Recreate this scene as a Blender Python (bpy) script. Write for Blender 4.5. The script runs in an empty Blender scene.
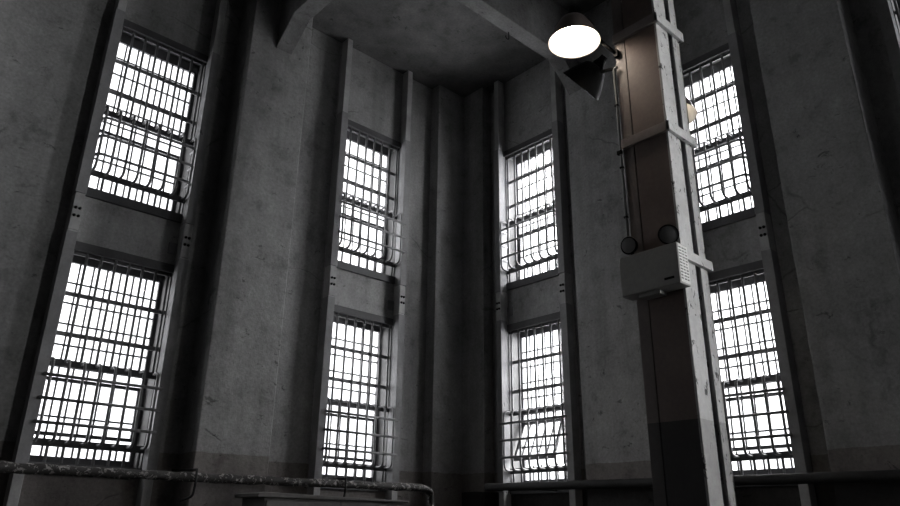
import bpy, bmesh, math, random
from mathutils import Vector, Matrix, noise
random.seed(7)
C = bpy.context.scene.collection
sc = bpy.context.scene
PI = math.pi
XR, YL, ZC = 7.613, 8.0, 8.70        # right wall plane, left wall plane, ceiling
EYE = Vector((0, 0, 1.6))

# ------------------------------------------------------------------ camera
FPX = 710.596
pit, rol, yaw = [math.radians(a) for a in (21.0831, 0.7405, 47.5916)]
CF = Vector((math.cos(pit)*math.cos(yaw), math.cos(pit)*math.sin(yaw), math.sin(pit)))
r0 = Vector((math.sin(yaw), -math.cos(yaw), 0)); u0 = r0.cross(CF)
CR = math.cos(rol)*r0 + math.sin(rol)*u0
CU = -math.sin(rol)*r0 + math.cos(rol)*u0
cam = bpy.data.cameras.new('camera'); cam.sensor_width = 36; cam.lens = FPX/900*36; cam.clip_start = .05
co = bpy.data.objects.new('camera', cam); C.objects.link(co)
m = Matrix((CR, CU, -CF)).transposed().to_4x4(); m.translation = EYE
co.matrix_world = m; sc.camera = co

# ------------------------------------------------------------------ materials
def mat(name):
    M = bpy.data.materials.new(name); M.use_nodes = True
    N = M.node_tree.nodes; b = N['Principled BSDF']
    return M, N, M.node_tree.links, b
def rgb(c): return (c[0], c[1], c[2], 1) if hasattr(c, '__len__') else (c, c, c, 1)
def nz(N, L, vec, scale, detail=6, rough=.6, dist=0.0):
    n = N.new('ShaderNodeTexNoise'); n.inputs['Scale'].default_value = scale
    n.inputs['Detail'].default_value = detail; n.inputs['Roughness'].default_value = rough
    n.inputs['Distortion'].default_value = dist
    L.new(vec, n.inputs['Vector']); return n.outputs['Fac']
def ramp(N, L, fac, stops):
    r = N.new('ShaderNodeValToRGB'); e = r.color_ramp.elements
    while len(e) < len(stops): e.new(.5)
    for k, (p, c) in enumerate(stops): e[k].position = p; e[k].color = rgb(c)
    L.new(fac, r.inputs['Fac']); return r.outputs['Color']
def mul(N, L, a, b, fac=1.0):
    x = N.new('ShaderNodeMixRGB'); x.blend_type = 'MULTIPLY'; x.inputs[0].default_value = fac
    L.new(a, x.inputs[1]); L.new(b, x.inputs[2]); return x.outputs[0]
def mix(N, L, fac, a, b):
    x = N.new('ShaderNodeMixRGB')
    if hasattr(fac, 'is_output'): L.new(fac, x.inputs[0])
    else: x.inputs[0].default_value = fac
    for i, v in ((1, a), (2, b)):
        if hasattr(v, 'is_output'): L.new(v, x.inputs[i])
        else: x.inputs[i].default_value = rgb(v)
    return x.outputs[0]
def mapped(N, L, vec, scale):
    p = N.new('ShaderNodeMapping'); p.inputs['Scale'].default_value = scale
    L.new(vec, p.inputs['Vector']); return p.outputs['Vector']
def bump(N, L, h, b, strength, dist=.02):
    x = N.new('ShaderNodeBump'); x.inputs['Strength'].default_value = strength; x.inputs['Distance'].default_value = dist
    L.new(h, x.inputs['Height']); L.new(x.outputs['Normal'], b.inputs['Normal'])
def math_(N, L, op, a, v):
    x = N.new('ShaderNodeMath'); x.operation = op
    L.new(a, x.inputs[0])
    if hasattr(v, 'is_output'): L.new(v, x.inputs[1])
    else: x.inputs[1].default_value = v
    return x.outputs[0]

def plaster(name, base, low=None, lowz=2.315, cracks=1.5, skirt=None):
    M, N, L, b = mat(name)
    pos = N.new('ShaderNodeNewGeometry').outputs['Position']
    a = ramp(N, L, nz(N, L, pos, .55, 8, .65, .4), [(.3, .74), (.5, .96), (.7, 1.1)])
    a2 = ramp(N, L, nz(N, L, pos, 3.2, 8, .7), [(.32, .62), (.44, .93), (.56, 1.02), (.7, 1.2)])
    st = ramp(N, L, nz(N, L, mapped(N, L, pos, (2.2, 2.2, .22)), 1.0, 6, .6), [(.32, .72), (.58, 1.05)])
    fine = ramp(N, L, nz(N, L, pos, 30, 5, .75), [(.3, .74), (.7, 1.16)])
    col = mul(N, L, mul(N, L, mul(N, L, a, a2), st), fine)
    # hairline cracks and flaked spots
    w = N.new('ShaderNodeTexNoise'); w.inputs['Scale'].default_value = 1.7; w.inputs['Detail'].default_value = 8
    L.new(pos, w.inputs['Vector'])
    mx = N.new('ShaderNodeMixRGB'); mx.inputs[0].default_value = .22; L.new(mapped(N, L, pos, (.5, .5, .85)), mx.inputs[1]); L.new(w.outputs['Color'], mx.inputs[2])
    v = N.new('ShaderNodeTexVoronoi'); v.feature = 'DISTANCE_TO_EDGE'; v.inputs['Scale'].default_value = cracks
    L.new(mx.outputs[0], v.inputs['Vector'])
    line = ramp(N, L, v.outputs['Distance'], [(0, 0), (.010, 1)])
    msk = ramp(N, L, nz(N, L, pos, .9, 2), [(.40, 0), (.46, 1)])
    mx2 = N.new('ShaderNodeMixRGB'); mx2.blend_type = 'LIGHTEN'; mx2.inputs[0].default_value = 1
    L.new(line, mx2.inputs[1]); L.new(msk, mx2.inputs[2])
    crk = ramp(N, L, mx2.outputs[0], [(0, .6), (1, 1)])
    chips = ramp(N, L, nz(N, L, mapped(N, L, pos, (1, 1, 1.6)), 5.5, 10, .75, .6), [(.36, .45), (.385, 1)])
    col = mul(N, L, mul(N, L, col, crk), chips)
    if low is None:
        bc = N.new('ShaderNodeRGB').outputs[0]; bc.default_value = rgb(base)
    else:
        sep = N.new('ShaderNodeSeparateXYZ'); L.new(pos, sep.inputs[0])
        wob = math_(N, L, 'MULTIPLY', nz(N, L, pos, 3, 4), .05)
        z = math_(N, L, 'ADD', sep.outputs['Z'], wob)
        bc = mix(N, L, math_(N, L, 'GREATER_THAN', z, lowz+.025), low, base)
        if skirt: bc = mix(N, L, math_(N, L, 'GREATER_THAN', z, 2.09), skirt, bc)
    fin = mul(N, L, bc, col)
    L.new(fin, b.inputs['Base Color']); b.inputs['Roughness'].default_value = .85
    b.inputs['Specular IOR Level'].default_value = .25
    h = math_(N, L, 'ADD', math_(N, L, 'MULTIPLY', nz(N, L, pos, 14, 6, .7), .6), math_(N, L, 'MULTIPLY', mx2.outputs[0], .35))
    bump(N, L, h, b, .6, .02)
    return M

def paint(name, base, chip=.03, thr=.36, scale=9, rough=.55, var=.25, stretch=(1, 1, .35), low=None, lowz=2.315, spec=.3):
    M, N, L, b = mat(name)
    pos = N.new('ShaderNodeNewGeometry').outputs['Position']
    v = ramp(N, L, nz(N, L, pos, 2.4, 6, .65), [(.3, 1-var), (.7, 1+var)])
    f = ramp(N, L, nz(N, L, pos, 30, 3, .7), [(.3, .9), (.7, 1.08)])
    if low is None:
        bc = N.new('ShaderNodeRGB').outputs[0]; bc.default_value = rgb(base)
    else:
        sep = N.new('ShaderNodeSeparateXYZ'); L.new(pos, sep.inputs[0])
        bc = mix(N, L, math_(N, L, 'GREATER_THAN', sep.outputs['Z'], lowz), low, base)
    col = mul(N, L, mul(N, L, bc, v), f)
    ch = nz(N, L, mapped(N, L, pos, stretch), scale, 10, .72, .5)
    k = ramp(N, L, ch, [(thr-.012, 0), (thr+.012, 1)])
    L.new(mix(N, L, k, chip, col), b.inputs['Base Color'])
    b.inputs['Roughness'].default_value = rough; b.inputs['Specular IOR Level'].default_value = spec
    bump(N, L, math_(N, L, 'ADD', math_(N, L, 'MULTIPLY', k, .5), nz(N, L, pos, 22, 5)), b, .35, .006)
    return M

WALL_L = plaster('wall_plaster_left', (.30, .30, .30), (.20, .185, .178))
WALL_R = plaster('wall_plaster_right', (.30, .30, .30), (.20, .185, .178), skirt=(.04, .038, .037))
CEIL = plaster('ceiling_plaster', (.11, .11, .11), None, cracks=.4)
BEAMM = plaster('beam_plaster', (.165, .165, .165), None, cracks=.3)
FLOORM = plaster('floor_concrete', (.07, .07, .07), None)
POSTM = paint('post_paint', (.33, .33, .33), (.06, .06, .06), .33, 8)
STEEL = paint('cover_steel', (.20, .20, .205), (.05, .05, .05), .34, 10)
FRAME = paint('window_steel', (.07, .07, .073), (.03, .03, .03), .3, 10)
JAMB = paint('dimming_jamb_steel', (.085, .085, .085), (.04, .04, .04), .36, 8)
BAR = paint('bar_steel', (.21, .21, .215), (.06, .06, .06), .36, 20, .45)
SPAN = plaster('spandrel_plaster', (.34, .34, .34), None)
FLANGE = paint('column_light_paint', (.52, .52, .515), (.03, .03, .03), .40, 18, .6, .18, (1, 1, .5), (.36, .355, .35))
PLATE = paint('column_brown_paint', (.175, .137, .124), (.05, .04, .04), .30, 6, .5, .15, (1, 1, .3), (.045, .042, .042))
STRIPM = paint('column_strip_paint', (.18, .155, .146), (.05, .04, .04), .31, 6, .5, .15, (1, 1, .3), (.08, .075, .075))
BATTM = paint('batten_paint', (.30, .265, .25), (.06, .05, .05), .33, 10, .5, .15, (1, 1, .6))
GAP_SHADE = paint('gap_shade_black', (.02, .02, .02), (.01, .01, .01), .2)
BOXM = paint('housing_grey', (.36, .36, .345), (.1, .1, .1), .18, 6, .5, .06)
BLACK = paint('black_enamel', (.008, .008, .008), (.006, .006, .006), .2, 6, .6, .1, spec=.06)
SHADE = paint('shade_enamel', (.11, .09, .083), (.02, .02, .02), .25, 8, .35, .15)
PIPEM = paint('pipe_peeling', (.045, .043, .042), (.30, .29, .28), .45, 17, .75, .3, (1, 1, 1))
PIPE2 = paint('pipe_dark', (.022, .022, .022), (.07, .07, .07), .33, 16, .7, .3, (1, 1, 1))
CONDM = paint('conduit_steel', (.28, .28, .28), (.08, .08, .08), .36, 12, .45)
CABM = paint('cabinet_paint', (.14, .135, .13), (.06, .06, .06), .34, 8, .6)
LABELM = paint('label_paper', (.68, .68, .66), (.4, .4, .4), .2)
INKM = paint('label_ink', (.12, .12, .12), (.1, .1, .1), .2)

def simple(name, c, rough=.5, metal=0.0):
    M, N, L, b = mat(name)
    pos = N.new('ShaderNodeNewGeometry').outputs['Position']
    L.new(mul(N, L, ramp(N, L, nz(N, L, pos, 14, 4), [(.3, .9), (.7, 1.06)]), ramp(N, L, nz(N, L, pos, 2, 1), [(0, c), (1, c)])), b.inputs['Base Color'])
    b.inputs['Roughness'].default_value = rough; b.inputs['Metallic'].default_value = metal
    return M
ENAMEL = simple('white_enamel', (.82, .80, .75), .35)
CHROME = simple('reflector_metal', (.35, .35, .35), .22, .9)
LENS = simple('lens_glass', (.2, .2, .205), .1)

def glass():
    M = bpy.data.materials.new('window_glass'); M.use_nodes = True
    N, L = M.node_tree.nodes, M.node_tree.links; N.clear()
    t = N.new('ShaderNodeBsdfTransparent'); t.inputs['Color'].default_value = (.97, .97, .98, 1)
    d = N.new('ShaderNodeBsdfTranslucent'); d.inputs['Color'].default_value = (.9, .9, .9, 1)
    g = N.new('ShaderNodeBsdfGlossy'); g.inputs['Roughness'].default_value = .08
    geo = N.new('ShaderNodeNewGeometry')
    dirt = ramp(N, L, nz(N, L, geo.outputs['Position'], 5, 6), [(.35, .08), (.7, .2)])
    m1 = N.new('ShaderNodeMixShader'); L.new(dirt, m1.inputs[0]); L.new(t.outputs[0], m1.inputs[1]); L.new(d.outputs[0], m1.inputs[2])
    m2 = N.new('ShaderNodeMixShader'); m2.inputs[0].default_value = .05; L.new(m1.outputs[0], m2.inputs[1]); L.new(g.outputs[0], m2.inputs[2])
    o = N.new('ShaderNodeOutputMaterial'); L.new(m2.outputs[0], o.inputs[0]); return M
GLASS = glass()
def emit(name, c, s):
    M = bpy.data.materials.new(name); M.use_nodes = True
    N, L = M.node_tree.nodes, M.node_tree.links; N.clear()
    e = N.new('ShaderNodeEmission'); e.inputs[0].default_value = rgb(c); e.inputs[1].default_value = s
    o = N.new('ShaderNodeOutputMaterial'); L.new(e.outputs[0], o.inputs[0]); return M
BULB = emit('bulb_glow', (1, .87, .74), 78)
DIM = emit('dim_bulb_glow', (1, .85, .68), 4)

# ------------------------------------------------------------------ mesh helpers
def place(o, parent):
    C.objects.link(o)
    if parent: o.parent = parent
    return o
class MB:
    def __init__(s, origin=(0, 0, 0)): s.b = bmesh.new(); s.o = Vector(origin)
    def face(s, vs):
        try: return s.b.faces.new(vs)
        except ValueError: return None
    def box(s, x0, x1, y0, y1, z0, z1):
        x0, x1 = sorted((x0, x1)); y0, y1 = sorted((y0, y1)); z0, z1 = sorted((z0, z1))
        v = [s.b.verts.new((x, y, z)) for z in (z0, z1) for y in (y0, y1) for x in (x0, x1)]
        for q in ((0, 2, 3, 1), (4, 5, 7, 6), (0, 1, 5, 4), (2, 6, 7, 3), (0, 4, 6, 2), (1, 3, 7, 5)): s.face([v[i] for i in q])
        return v
    def tube(s, pts, r, seg=8, cap=True, rf=None):
        pts = [Vector(p) for p in pts]; rings = []
        up = None
        for i, p in enumerate(pts):
            t = (pts[min(i+1, len(pts)-1)] - pts[max(i-1, 0)]).normalized()
            if up is None:
                up = t.cross(Vector((0, 0, 1)))
                if up.length < .1: up = t.cross(Vector((1, 0, 0)))
            up = (up - t*up.dot(t)).normalized(); w = t.cross(up)
            rr = rf(i) if rf else r
            ring = []
            for k in range(seg):
                a = 2*PI*k/seg; d = up*math.cos(a) + w*math.sin(a)
                ring.append(s.b.verts.new(p + d*(rr(d, p) if callable(rr) else rr)))
            rings.append(ring)
        for A, B in zip(rings, rings[1:]):
            for k in range(seg):
                f = s.face([A[k], A[(k+1) % seg], B[(k+1) % seg], B[k]])
                if f: f.smooth = True
        if cap: s.face(rings[0][::-1]); s.face(rings[-1])
    def lathe(s, prof, c, axis, seg=40):
        """prof: (radius, distance along axis)"""
        c = Vector(c); a = Vector(axis).normalized()
        u = a.cross(Vector((0, 0, 1)))
        if u.length < .1: u = a.cross(Vector((1, 0, 0)))
        u.normalize(); w = a.cross(u); rings = []
        for r, h in prof:
            if r < 1e-5: rings.append([s.b.verts.new(c + a*h)]); continue
            rings.append([s.b.verts.new(c + a*h + (u*math.cos(2*PI*k/seg) + w*math.sin(2*PI*k/seg))*r) for k in range(seg)])
        for A, B in zip(rings, rings[1:]):
            for k in range(seg):
                k2 = (k+1) % seg
                if len(A) == 1: f = s.face([A[0], B[k], B[k2]])
                elif len(B) == 1: f = s.face([A[k], B[0], A[k2]])
                else: f = s.face([A[k], B[k], B[k2], A[k2]])
                if f: f.smooth = True
    def prism(s, poly, axis, a0, a1):
        """extrude a polygon given in the two axes other than axis"""
        def P(p, a):
            return {0: (a, p[0], p[1]), 1: (p[0], a, p[1]), 2: (p[0], p[1], a)}[axis]
        A = [s.b.verts.new(P(p, a0)) for p in poly]; B = [s.b.verts.new(P(p, a1)) for p in poly]
        n = len(poly); s.face(A[::-1]); s.face(B)
        for k in range(n): s.face([A[k], A[(k+1) % n], B[(k+1) % n], B[k]])
    def rotx(s, ang, piv, since=0):
        s.b.verts.ensure_lookup_table()
        bmesh.ops.rotate(s.b, verts=s.b.verts[since:], cent=piv, matrix=Matrix.Rotation(ang, 3, 'X'))
    def build(s, name, material, parent=None, bev=0):
        bmesh.ops.recalc_face_normals(s.b, faces=s.b.faces)
        if bev:
            ed = [e for e in s.b.edges if len(e.link_faces) == 2 and e.calc_face_angle(0) > .5]
            bmesh.ops.bevel(s.b, geom=ed, offset=bev, segments=2, affect='EDGES', profile=.6)
        if s.o.length: bmesh.ops.translate(s.b, verts=s.b.verts, vec=-s.o)
        me = bpy.data.meshes.new(name); s.b.to_mesh(me); s.b.free()
        me.materials.append(material)
        o = bpy.data.objects.new(name, me)
        place(o, parent)
        if not parent: o.location = s.o
        return o
def thing(name, label, cat, loc=(0, 0, 0), rz=0, group=None):
    o = bpy.data.objects.new(name, None); C.objects.link(o)
    o.location = loc; o.rotation_euler = (0, 0, rz); o.empty_display_size = .1
    o['label'] = label; o['category'] = cat
    if group: o['group'] = group
    return o
def struct(o, label=None):
    o['kind'] = 'structure'
    if label: o['label'] = label
    return o
def fillet(pts, r, n=5):
    pts = [Vector(p) for p in pts]; out = [pts[0]]
    for a, b, c in zip(pts, pts[1:], pts[2:]):
        d1 = (a-b); d2 = (c-b); rr = min(r, d1.length*.49, d2.length*.49)
        p1 = b + d1.normalized()*rr; p2 = b + d2.normalized()*rr
        for k in range(n+1):
            t = k/n; out.append(p1*(1-t)**2 + b*2*t*(1-t) + p2*t*t)
    out.append(pts[-1]); return out

# ------------------------------------------------------------------ setting
T = .32                                  # wall thickness behind the panel plane
UNITS = ((2.03, 2.40), (4.97, 2.38))     # window sill height, window height
WH = .56                                 # half width of a window
LEFT_BAYS = (2.35, 5.62)                 # x centres
RIGHT_BAYS = (6.46, 3.63, .80)           # y centres
EXTRA = (-2.03, -4.2)                         # the next bay, beside the viewer
RD = .025
def wall_boxes(rec, bays, a0, a1, put):
    cuts = [a0]
    for c in sorted(bays): cuts += [c-WH, c+WH]
    cuts.append(a1)
    for i in range(0, len(cuts), 2):
        a, b = cuts[i], cuts[i+1]
        for q0, q1 in rec:               # the wall steps back beside these posts
            if a <= q0 and q1 <= b:
                if q0 > a: put(a, q0, 0, 8.9)
                put(q0, q1, 0, 8.9, RD); a = q1
        put(a, b, 0, 8.9)
    for c in bays:
        put(c-WH, c+WH, 0, UNITS[0][0]); put(c-WH, c+WH, UNITS[1][0]+UNITS[1][1], 8.9)
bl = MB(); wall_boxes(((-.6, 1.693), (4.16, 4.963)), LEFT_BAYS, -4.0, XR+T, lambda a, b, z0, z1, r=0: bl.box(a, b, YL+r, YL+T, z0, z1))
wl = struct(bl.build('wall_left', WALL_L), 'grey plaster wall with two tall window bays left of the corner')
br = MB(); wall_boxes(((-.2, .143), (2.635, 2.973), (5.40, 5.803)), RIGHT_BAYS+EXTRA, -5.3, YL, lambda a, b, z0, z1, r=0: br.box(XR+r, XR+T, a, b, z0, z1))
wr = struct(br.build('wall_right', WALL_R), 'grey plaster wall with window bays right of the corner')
# spandrel panels between the windows
for c in LEFT_BAYS:
    s = MB(); s.box(c-WH, c+WH, YL, YL+T, UNITS[0][0]+UNITS[0][1], UNITS[1][0]); s.build('spandrel', SPAN, wl)
for c in RIGHT_BAYS+EXTRA:
    s = MB(); s.box(XR, XR+T, c-WH, c+WH, UNITS[0][0]+UNITS[0][1], UNITS[1][0]); s.build('spandrel', SPAN, wr)
PD = .45
def pier(x0, x1, wall):
    s = MB()
    if wall is wl: s.box(x0, x1, YL-PD, YL+RD, 0, ZC)
    else: s.box(XR-PD, XR+RD, x0, x1, 0, ZC)
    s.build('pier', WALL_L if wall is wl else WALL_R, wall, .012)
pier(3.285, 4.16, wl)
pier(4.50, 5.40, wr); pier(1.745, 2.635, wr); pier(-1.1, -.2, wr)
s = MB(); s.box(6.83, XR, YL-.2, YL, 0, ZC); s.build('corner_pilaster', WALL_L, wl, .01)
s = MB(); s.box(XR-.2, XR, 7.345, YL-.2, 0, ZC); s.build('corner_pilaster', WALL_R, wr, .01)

# posts beside the windows, in wall-local space: x along the wall, -y into the room
def post(wall, base, rz, sx, cut):
    """sx: which side of the bay"""
    x0 = sx*WH; x1 = sx*(WH+.095)
    e = MB(); e.box(x0, x1, -.15, 0, 0, ZC); p = e.build('post', POSTM, wall, .006)
    p.location = base; p.rotation_euler = (0, 0, rz)
    for z0, z1 in ((2.05, 4.48), (4.93, 7.37)):
        e = MB(); e.box(x0-sx*.004, x1+sx*.012, -.162, -.02, z0, z1)
        e.build('steel_cover', STEEL, p, .004)
    e = MB(); e.box(x0-sx*.002, x1+sx*.004, -.158, -.1, 4.50, 4.91); e.build('splice_plate', POSTM, p, .004)
    for bx in (.028, .07):
        for bz in (4.66, 4.75):
            e = MB(); e.lathe([(0, -.018), (.014, -.016), (.017, 0)], (sx*(WH+bx), -.158, bz), (0, 1, 0), 10)
            e.build('bolt', BLACK, p)
    return p
def bay_frame(c, left):
    return ((c, YL, 0), 0) if left else ((XR, c, 0), -PI/2)
for left, bays in ((True, LEFT_BAYS), (False, RIGHT_BAYS)):
    for c in bays:
        base, rz = bay_frame(c, left)
        for sx in (-1, 1): post(wl if left else wr, base, rz, sx, None)
        # angle cleat on the spandrel beside the far post
        e = MB(); sx = 1 if left else -1
        e.box(sx*(WH-.10), sx*WH, -.02, 0, 4.56, 4.70); k = e.build('cleat', STEEL, wl if left else wr, .004)
        k.location = base; k.rotation_euler = (0, 0, rz)

s = MB(); s.box(-4, XR+T, -5, YL+T, -.3, 0); struct(s.build('floor', FLOORM), 'dark concrete floor')
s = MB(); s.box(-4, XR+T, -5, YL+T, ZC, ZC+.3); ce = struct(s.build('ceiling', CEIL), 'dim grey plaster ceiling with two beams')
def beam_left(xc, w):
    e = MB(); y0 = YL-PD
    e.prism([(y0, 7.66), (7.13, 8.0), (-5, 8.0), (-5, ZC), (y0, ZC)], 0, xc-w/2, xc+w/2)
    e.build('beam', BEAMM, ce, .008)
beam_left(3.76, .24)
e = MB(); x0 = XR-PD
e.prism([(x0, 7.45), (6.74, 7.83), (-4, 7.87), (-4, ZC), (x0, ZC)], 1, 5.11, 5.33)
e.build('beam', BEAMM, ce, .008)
# far walls behind the camera
s = MB(); s.box(-4, XR+T, -5.3, -5, 0, 8.9)
struct(s.build('wall_south', FLOORM), 'plain wall behind the viewer')
s = MB(); s.box(-4.3, -4, -5.3, YL+T, 0, 8.9); struct(s.build('wall_west', FLOORM), 'plain wall to the left of the viewer')

# ------------------------------------------------------------------ windows (structure)
GB, GT = .19, 2.24                        # glass bottom / top above the sill
def make_window(n, base, rz, tilt, hz):
    w = bpy.data.objects.new('window_%d' % n, None); C.objects.link(w)
    w.location = base; w.rotation_euler = (0, 0, rz); struct(w)
    H = UNITS[0][1]
    e = MB(); e.box(-WH, WH, -.03, .012, H-.10, H); e.box(-WH, WH, .012, .03, H-.14, H); e.build('window_head', FRAME, w, .004)
    e = MB(); e.box(-WH, WH, -.03, .012, 0, .11); e.box(-WH, WH, .012, T, 0, .08); e.build('window_sill', FRAME, w, .004)
    e = MB()                              # outer sash frame
    y0, y1 = .235, .275
    e.box(-WH, -WH+.05, y0, y1, .08, H); e.box(WH-.05, WH, y0, y1, .08, H)
    e.box(-WH+.05, WH-.05, y0, y1, GT, H); e.box(-WH+.05, WH-.05, y0, y1, .08, GB)
    fr = e.build('window_frame', FRAME, w)
    e = MB(); e.box(-WH, -WH+.006, .0, y0, .08, H-.1); e.box(WH-.006, WH, .0, y0, .08, H-.1); e.build('dimming_jamb_lining', JAMB, w)  # dark steel lining added to dim the overlit reveals
    hw = WH-.05; cw = 2*hw/7; rh = (GT-GB)/9
    # top-hung sash in the lower left panes, its foot swung inwards by tilt
    hx0, hx1, hz0, hz1 = -hw, (-hw+5*cw if tilt > .2 else hw), .39, .98
    e = MB(); tk = .009
    for k in range(1, 7):
        x = -hw+k*cw
        if hx0+.01 < x < hx1-.01:
            e.box(x-tk, x+tk, .245, .268, GB, hz0); e.box(x-tk, x+tk, .245, .268, hz1, GT)
        else: e.box(x-tk, x+tk, .245, .268, GB, GT)
    for k in range(1, 9):
        z = GB+k*rh
        if hz0+.01 < z < hz1-.01:
            if hx1 < hw: e.box(hx1, hw, .246, .267, z-tk, z+tk)
        else: e.box(-hw, hw, .246, .267, z-tk, z+tk)
    e.build('muntin_grid', FRAME, fr)
    e = MB()
    if hx1 < hw: e.box(hx1, hw, .254, .258, GB, GT)
    e.box(hx0, hx1, .254, .258, GB, hz0); e.box(hx0, hx1, .254, .258, hz1, GT); e.build('glass_pane', GLASS, fr)
    e = MB(); q = .018
    e.box(hx0, hx0+2*q, .23, .262, hz0, hz1); e.box(hx1-2*q, hx1, .23, .262, hz0, hz1)
    e.box(hx0, hx1, .23, .262, hz0, hz0+2*q); e.box(hx0, hx1, .23, .262, hz1-2*q, hz1)
    for k in range(1, round((hx1-hx0)/cw)):
        x = hx0 + k*cw; e.box(x-tk, x+tk, .235, .255, hz0, hz1)
    for k in (1.72,):
        z = GB+k*rh; e.box(hx0, hx1, .235, .255, z-tk, z+tk)
    e.rotx(-tilt, Vector((0, .25, hz1))); sh = e.build('hopper_sash', FRAME, w)
    e = MB(); e.box(hx0+.02, hx1-.02, .243, .247, hz0+.02, hz1-.02); e.rotx(-tilt, Vector((0, .25, hz1))); e.build('sash_glass', GLASS, sh)
    return w

# ------------------------------------------------------------------ iron grilles (things)
BT, BB, BD = 1.09, .30, .165               # bellied basket: top, bottom, depth
def make_grille(label, curved):
    t = thing('window_grille', label, 'window bars', group='iron bar grilles over the windows')
    H = UNITS[0][1]
    for k in range(8):                    # each bar runs from head to sill and bellies out round the opening sash
        x = (k-3.5)*.150
        path = [(x, .02, H-.06), (x, .02, BT+.03)] + fillet([(x, .015, BT+.012), (x, -BD, BT+.02), (x, -BD, BB), (x, .015, BB+.008)], .11, 7) + [(x, .02, BB-.03), (x, .02, .09)]
        e = MB(); e.tube(path, .0155, 8); e.build('grille_bar', BAR, t)
    for z in (H-.57, H-1.0):
        e = MB(); e.box(-WH, WH, .036, .05, z-.024, z+.024); e.build('cross_bar', BAR, t)
    for z in (BT, BB):
        e = MB(); e.box(-WH, WH, -.012, .006, z-.036, z+.036); e.build('wide_cross_bar', FRAME, t)
    for z in (.93, .70, .47):
        if curved:
            path = fillet([(-.545, -.01, z), (-.545, -BD-.018, z), (.545, -BD-.018, z), (.545, -.01, z)], .12, 7)
        else: path = [(-.59, -BD-.018, z), (.59, -BD-.018, z)]
        e = MB(); e.tube(path, .0165, 8); e.build('basket_rail', BAR, t)
    return t
def copy_tree(o, parent=None):
    c = o.copy(); C.objects.link(c)
    if parent: c.parent = parent
    for ch in o.children: copy_tree(ch, c)
    return c
proto = {}
rows = [  # bay centre, on the left wall?, unit, tilt, rounded basket, label
 (LEFT_BAYS[0], 1, 1, .05, 1, 'iron bar grille over the upper window at the far left, its basket rails bent round'),
 (LEFT_BAYS[0], 1, 0, .02, 0, 'iron bar grille over the lower window at the far left, just above the peeling pipe'),
 (LEFT_BAYS[1], 1, 1, .02, 0, 'iron bar grille over the upper window just left of the room corner'),
 (LEFT_BAYS[1], 1, 0, .02, 0, 'iron bar grille over the lower window just left of the room corner'),
 (RIGHT_BAYS[0], 0, 1, .03, 1, 'iron bar grille over the upper window just right of the room corner'),
 (RIGHT_BAYS[0], 0, 0, .42, 0, 'iron bar grille over the lower window right of the corner, tilted open sash behind it'),
 (RIGHT_BAYS[1], 0, 1, .05, 1, 'iron bar grille over the upper window partly hidden behind the steel column'),
 (RIGHT_BAYS[1], 0, 0, .06, 0, 'iron bar grille over the lower window partly hidden behind the steel column'),
 (RIGHT_BAYS[2], 0, 1, .05, 1, 'iron bar grille cut off by the top right corner of the picture'),
]
for i, (c, left, un, tilt, curved, label) in enumerate(rows):
    base, rz = bay_frame(c, left)
    base = (base[0], base[1], UNITS[un][0])
    wn = make_window(i+1, base, rz, tilt, None)
    if i < 8: wn['label'] = 'steel framed window of small panes, ' + label.split(',')[0].replace('iron bar grille over the ', 'the ').replace(' window', ' one')
    if curved not in proto: g = proto[curved] = make_grille(label, curved)
    else: g = copy_tree(proto[curved]); g['label'] = label
    g.location = base; g.rotation_euler = (0, 0, rz)
make_window(10, (XR, RIGHT_BAYS[2], UNITS[0][0]), -PI/2, .05, None)

# ------------------------------------------------------------------ steel column
CX0, CX1, CY0, CY1 = 4.60, 4.975, 2.478, 2.895
col = thing('steel_column', 'tall built-up steel column, brown side plate and pale flanges, in front of the right wall', 'column', (4.79, 2.69, 0))
O = (4.79, 2.69, 0)
e = MB(O); e.box(CX0+.004, CX0+.03, CY0+.02, CY1-.104, 0, ZC); e.build('side_plate', PLATE, col)
e = MB(O); e.box(CX0, CX0+.03, CY1-.098, CY1, 0, ZC); e.build('edge_strip', STRIPM, col, .003)
e = MB(O); e.box(CX0, CX0+.09, CY0, CY0+.02, 0, ZC); e.build('front_flange', FLANGE, col, .003)
e = MB(O); e.box(CX0+.09, CX0+.195, CY0+.006, CY0+.03, 0, ZC); e.build('inner_plate', FLANGE, col)
e = MB(O); e.box(CX1-.112, CX1, CY0, CY0+.02, 0, ZC); e.box(CX1-.02, CX1, CY0, CY1, 0, ZC); e.build('front_flange', FLANGE, col, .003)
e = MB(O); e.box(CX0+.03, CX0+.12, CY1-.02, CY1, 0, ZC); e.box(CX1-.10, CX1-.02, CY1-.02, CY1, 0, ZC); e.build('rear_flange', FLANGE, col)
e = MB(O); e.box(CX0+.04, CX1-.025, CY0+.09, CY1-.03, 0, ZC); e.build('gap_shade_fill', GAP_SHADE, col)  # black fill standing in for the shade inside the open gap
for z0, z1 in ((5.625, 5.715), (4.565, 4.65), (3.475, 3.55), (7.0, 7.09), (1.2, 1.29)):
    e = MB(O); g = .028
    e.box(CX0-g, CX0, CY0-g, CY1+.004, z0, z1); e.build('batten', BATTM, col, .003)
    e = MB(O); e.box(CX0-g, CX1+g, CY0-g-.004, CY0, z0, z1); e.box(CX1, CX1+g, CY0-g, CY1, z0, z1); e.build('batten', FLANGE, col, .003)
e = MB(O); e.box(CX0-.03, CX1+.03, CY0-.03, CY1+.03, 0, .05); e.build('base_plate', STRIPM, col, .004)

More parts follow.
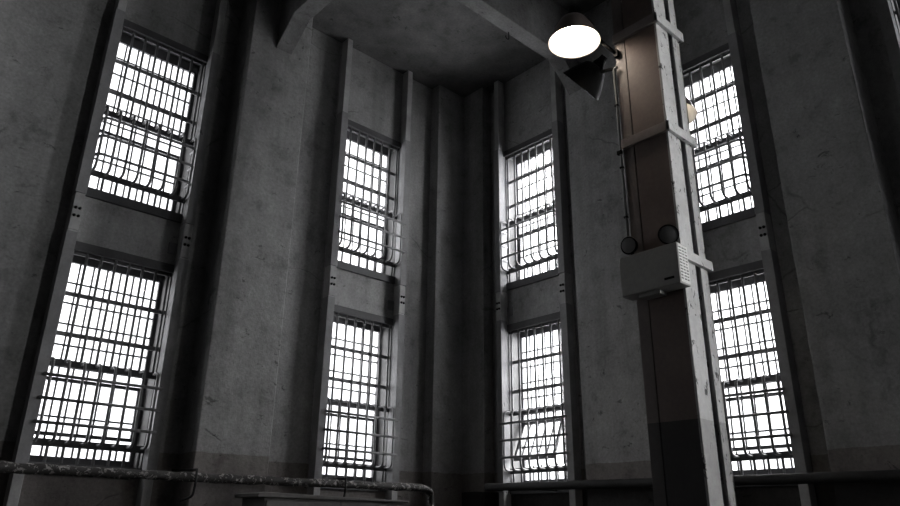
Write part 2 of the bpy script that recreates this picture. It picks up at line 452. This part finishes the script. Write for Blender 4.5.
cd = thing('conduit', 'thin electrical conduit down the left edge of the steel column to the emergency light', 'conduit', (4.585, 2.914, 3.572))
O2 = (4.585, 2.914, 3.572)
e = MB(O2); e.tube(fillet([(4.575, 2.87, 5.37), (4.572, 2.906, 5.36), (4.588, 2.912, 5.2), (4.586, 2.914, 3.572)], .05), .0125, 8); e.build('pipe', CONDM, cd)
for z in (5.0, 4.4, 3.95):
    e = MB(O2); e.box(4.570, 4.598, 2.9005, 2.93, z-.008, z+.008); e.build('clip', BLACK, cd)
e = MB(O2); e.box(4.568, 4.599, 2.9005, 2.945, 4.525, 4.56); e.build('junction', BLACK, cd, .004)

# ------------------------------------------------------------------ lamps
def lamp(label, rim, axis, R, mount, arm, lit, strength=None):
    """rim: centre of the opening; axis: out of the opening"""
    a = Vector(axis).normalized(); rim = Vector(rim)
    t = thing('reflector_lamp', label, 'lamp', mount, 0, 'reflector lamps on the steel column')
    D = R*1.12
    prof_o = [(R+.006, -.002), (R*.99, -.02), (R*.86, -D*.38), (R*.66, -D*.72), (R*.52, -D*.93), (R*.36, -D*1.02), (R*.2, -D*1.06)]
    prof_i = [(R+.004, .0), (R*.97, -.012), (R*.84, -D*.37), (R*.63, -D*.70), (R*.49, -D*.91), (R*.3, -D*.99), (0, -D)]
    e = MB(mount); e.lathe(prof_o, rim, a, 48); sh = e.build('shade', SHADE if lit else BLACK, t)
    e = MB(mount); e.lathe(prof_i, rim, a, 48); e.build('reflector', ENAMEL if lit else CHROME, sh)
    e = MB(mount); e.lathe([(0, -D*1.5), (.035, -D*1.49), (.042, -D*1.3), (.06, -D*1.1), (.06, -D*1.0)], rim, a, 20); e.build('socket', BLACK, t)
    pb = rim - a*D*.55
    e = MB(mount); e.lathe([(0, .085), (.04, .07), (.062, .03), (.06, -.02), (.035, -.07), (.022, -.12), (0, -.12)], pb, a, 20); e.build('bulb', (strength or BULB) if lit else ENAMEL, t)
    e = MB(mount); e.tube(fillet([rim - a*D*1.42] + [Vector(p) for p in arm] + [Vector(mount)], .05), .017, 8); e.build('arm', BLACK, t)
    e = MB(mount)
    mo = Vector(mount); e.box(mo.x-.012, mo.x+.016, mo.y-.02, mo.y+.02, mo.z-.035, mo.z+.035); e.build('bracket', BLACK, t, .004)
    return t
def at(px, py, x):
    d = CF + (px-450)/FPX*CR - (py-253)/FPX*CU
    return EYE + d*(x/d.x)
p1 = at(574.3, 42.5, 4.35); v1 = (p1-EYE).normalized()
U1 = (CU - v1*CU.dot(v1)).normalized()
a1 = -v1*.60 - U1*.79 + CR*.05
l1 = lamp('lit reflector lamp left of the steel column, its glowing white mouth towards the viewer', p1, a1, .226, (4.582, 2.875, 5.515), [at(590, 22, 4.5), at(601, 42, 4.55)], True)
p2 = at(580.5, 87, 4.95)
v2 = (p2-EYE).normalized(); U2 = (CU - v2*CU.dot(v2)).normalized()
a2 = CR*-.62 - U2*.76 + v2*.10
lamp('unlit black reflector lamp below the glowing one, turned away to the left', p2, a2, .218, (4.66, 2.912, 5.43), [at(601, 72, 4.92)], False)
p3 = at(670.5, 117.5, 5.18); v3 = (p3-EYE).normalized()
U3 = (CU - v3*CU.dot(v3)).normalized()
a3 = -v3*.56 - U3*.82 + CR*.12
lamp('lit reflector lamp behind the steel column, only its cream rim showing', p3, a3, .225, (4.997, 2.66, 5.42), [(5.08, 2.72, 5.46)], True, DIM)

# ------------------------------------------------------------------ emergency light
BX0, BX1, BY0, BY1, BZ0, BZ1 = 4.453, 4.60, 2.431, 2.93, 3.248, 3.565
em = thing('emergency_light', 'grey twin-headed emergency light box mounted low on the side of the steel column', 'emergency light', (4.53, 2.68, BZ0))
O3 = (4.53, 2.68, BZ0)
e = MB(O3); e.box(BX0, BX1-.002, BY0, BY1, BZ0, BZ1); hs = e.build('housing', BOXM, em, .008)
e = MB(O3); e.box(BX0+.012, BX1-.008, BY0-.003, BY0, BZ0+.012, BZ1-.012); lb = e.build('side_label', LABELM, hs)
e = MB(O3)
for k in range(11):                       # rows of small illegible print
    z = BZ1-.035-k*.024
    for c0, c1 in ((.018, .052), (.062, .092), (.100, .128)):
        c1 -= random.random()*.012
        e.box(BX0+c0, BX0+c1, BY0-.0045, BY0-.003, z-.006, z+.004)
e.build('printed_rows', INKM, hs)
e = MB(O3); e.box(BX0-.004, BX0, 2.475, 2.555, BZ0+.045, BZ0+.062); e.build('nameplate', BLACK, hs)
e = MB(O3); e.box(BX0+.03, BX1-.02, 2.62, 2.80, BZ0-.028, BZ0); e.build('battery_cover', BOXM, em, .006)
for (px, py, ax, rr) in ((629, 245.5, Vector((-.97, -.06, -.18)), .068), (668.5, 234.5, Vector((-.80, -.50, -.18)), .074)):
    c = at(px, py, 4.50); ax.normalize()
    hd = MB(O3); hd.lathe([(0, -.085), (.03, -.08), (rr*.8, -.045), (rr, -.012), (rr+.004, .004), (rr-.004, .012), (rr-.009, .006)], c, ax, 28); h = hd.build('lamp_head', BLACK, em)
    e = MB(O3); e.lathe([(rr-.006, .006), (rr*.6, .013), (0, .017)], c, ax, 28); e.build('lens', LENS, h)
    e = MB(O3)
    foot = Vector((4.53, c.y + (.02 if rr > .07 else 0), BZ1))
    e.tube([c - ax*.05, c - ax*.05 - Vector((0, 0, .04)), foot], .011, 8); e.build('swivel_neck', BLACK, h)

# ------------------------------------------------------------------ pipes
def rough_tube(e, pts, r, seg=18, amp=.012, step=.05):
    pts = [Vector(p) for p in pts]; out = []
    for a, b in zip(pts, pts[1:]):
        n = max(1, int((b-a).length/step))
        out += [a.lerp(b, k/n) for k in range(n)]
    out.append(pts[-1])
    e.tube(out, r, seg, True, lambda i: (lambda d, p: r + amp*noise.noise((p+d*.1)*9) + amp*.5*noise.noise((p+d*.1)*31)))
PY = YL-.56
pl = thing('insulated_pipe', 'long peeling lagged pipe running under the windows of the left wall', 'pipe', (3.2, PY, 2.06))
O4 = (3.2, PY, 2.06)
e = MB(O4); rough_tube(e, fillet([(-4, PY, 2.045), (3.2, PY, 2.045), (6.36, PY, 2.075), (6.50, PY, 2.03), (6.52, PY, 1.55), (6.52, PY+.45, 1.5)], .14, 5), .046); e.build('lagging', PIPEM, pl)
for x in (.6, 3.25, 5.1):
    e = MB(O4)
    e.tube(fillet([(x, PY-.06, 2.13), (x, PY-.075, 2.0), (x+.01, PY-.02, 1.86), (x-.06, PY+.10, 1.82)], .04), .013, 8)
    e.tube([(x, PY-.06, 2.12), (x, YL-PD if 3.28 < x < 4.16 else YL, 2.14)], .012, 8)
    e.build('hanger', PIPE2, pl)
PX = XR-.55
pr = thing('dark_pipe', 'dark pipe running low along the right wall under the windows', 'pipe', (PX, 4.0, 2.06))
O5 = (PX, 4.0, 2.06)
e = MB(O5); rough_tube(e, [(PX, 6.95, 2.095), (PX, 3.2, 2.06), (PX, -4.9, 2.0)], .05, 18, .006); e.build('lagging', PIPE2, pr)
for y in (6.2, 4.95, 2.2):
    e = MB(O5); e.tube([(PX, y, 2.06), (XR-PD if y < 6 else XR, y, 2.06)], .014, 8); e.build('hanger', PIPE2, pr)
# small step of wall trim under the right-hand windows
# ------------------------------------------------------------------ steel cabinet under the left windows
cb = thing('steel_cabinet', 'dark steel cabinet standing below the pipe under the left wall, only its top showing', 'cabinet', (4.75, 7.12, 0))
O6 = (4.75, 7.12, 0)
cx0, cx1, cy0, cy1, cz = 3.78, 5.62, 6.88, 7.36, 1.86
e = MB(O6); e.box(cx0, cx1, cy0, cy1, .06, cz); e.build('carcass', CABM, cb, .01)
e = MB(O6); e.prism([(cx0-.09, cz+.035), (cx0-.02, cz+.05), (cx1+.03, cz+.02), (cx1+.03, cz), (cx0-.09, cz)], 1, cy0-.03, cy1); e.build('top', CABM, cb, .008)
for k in range(2):
    a = cx0+.02+k*(cx1-cx0-.02)/2
    e = MB(O6); e.box(a, a+(cx1-cx0-.06)/2, cy0-.02, cy0, .1, cz-.03); d = e.build('cabinet_door', CABM, cb, .004)
    e = MB(O6); hx = a+.85 if k == 0 else a+.05
    e.tube(fillet([(hx, cy0-.02, 1.0), (hx, cy0-.06, 1.0), (hx, cy0-.06, 1.15), (hx, cy0-.02, 1.15)], .02), .008, 8); e.build('handle', CONDM, d)
for x in (cx0+.05, cx1-.05):
    for y in (cy0+.05, cy1-.05):
        e = MB(O6); e.box(x-.03, x+.03, y-.03, y+.03, 0, .06); e.build('foot', CABM, cb)

# hook on the ceiling beam
hk = thing('ceiling_hook', 'small iron hook screwed into the right-hand ceiling beam', 'hook', (5.86, 5.30, 7.855))
pts = [(0, 0, .02), (0, 0, -.10)]
arc = [(-.03+.03*math.cos(a), 0, -.12-.03*math.sin(a)) for a in [k*PI/8 for k in range(10)]]
e = MB(); e.tube([(0, 0, .02), (0, 0, -.11)] + arc, .006, 8); e.build('hook_shank', BLACK, hk)
e = MB(); e.lathe([(0, .0), (.022, .0), (.02, -.012), (0, -.012)], (0, 0, 0), (0, 0, 1), 16); e.build('hook_plate', BLACK, hk)

# ------------------------------------------------------------------ light
def area(name, loc, rot, sx, sy, L, c=(1, 1, 1)):
    d = bpy.data.lights.new(name, 'AREA'); d.shape = 'RECTANGLE'; d.size = sx; d.size_y = sy
    d.energy = L*PI*sx*sy; d.color = c
    o = bpy.data.objects.new(name, d); C.objects.link(o); o.location = loc; o.rotation_euler = rot
    return o
def daylight(c, left, L, zc=5.3, sy=5.4, sx=1.9):
    # added area lamp for a bay's overcast daylight, shifted out of the camera's sightline
    th = math.radians(14)
    if left: area('window_daylight', (c, YL+1.15, zc), (-(PI/2-th), 0, 0), sx, sy, L)
    else: area('window_daylight', (XR+1.15, c, zc), (PI/2-th, 0, PI/2), sx, sy, L)
daylight(4.55, True, 14); daylight(.85, True, 14)
daylight(5.78, False, 34); daylight(2.65, False, 34, sx=1.7); daylight(-.6, False, 20, sx=1.2)
for c in EXTRA:
    for z0, h in UNITS: area('window_daylight', (XR+1.0, c-2.0, z0+h/2), (PI/2, 0, .5), 1.3, h+.2, 60)
w = bpy.data.worlds.new('overcast_sky'); sc.world = w; w.use_nodes = True
bg = w.node_tree.nodes['Background']; bg.inputs[0].default_value = (.97, .98, 1, 1); bg.inputs[1].default_value = 2.6

vs = sc.view_settings; sc.display_settings.display_device = 'sRGB'
vs.view_transform = 'Standard'; vs.look = 'None'; vs.exposure = 0; vs.gamma = 1; vs.use_curve_mapping = False
sc.cycles.use_denoising = True
sc.cycles.max_bounces = 8; sc.cycles.diffuse_bounces = 5; sc.cycles.transparent_max_bounces = 12
sc.cycles.sample_clamp_indirect = 6
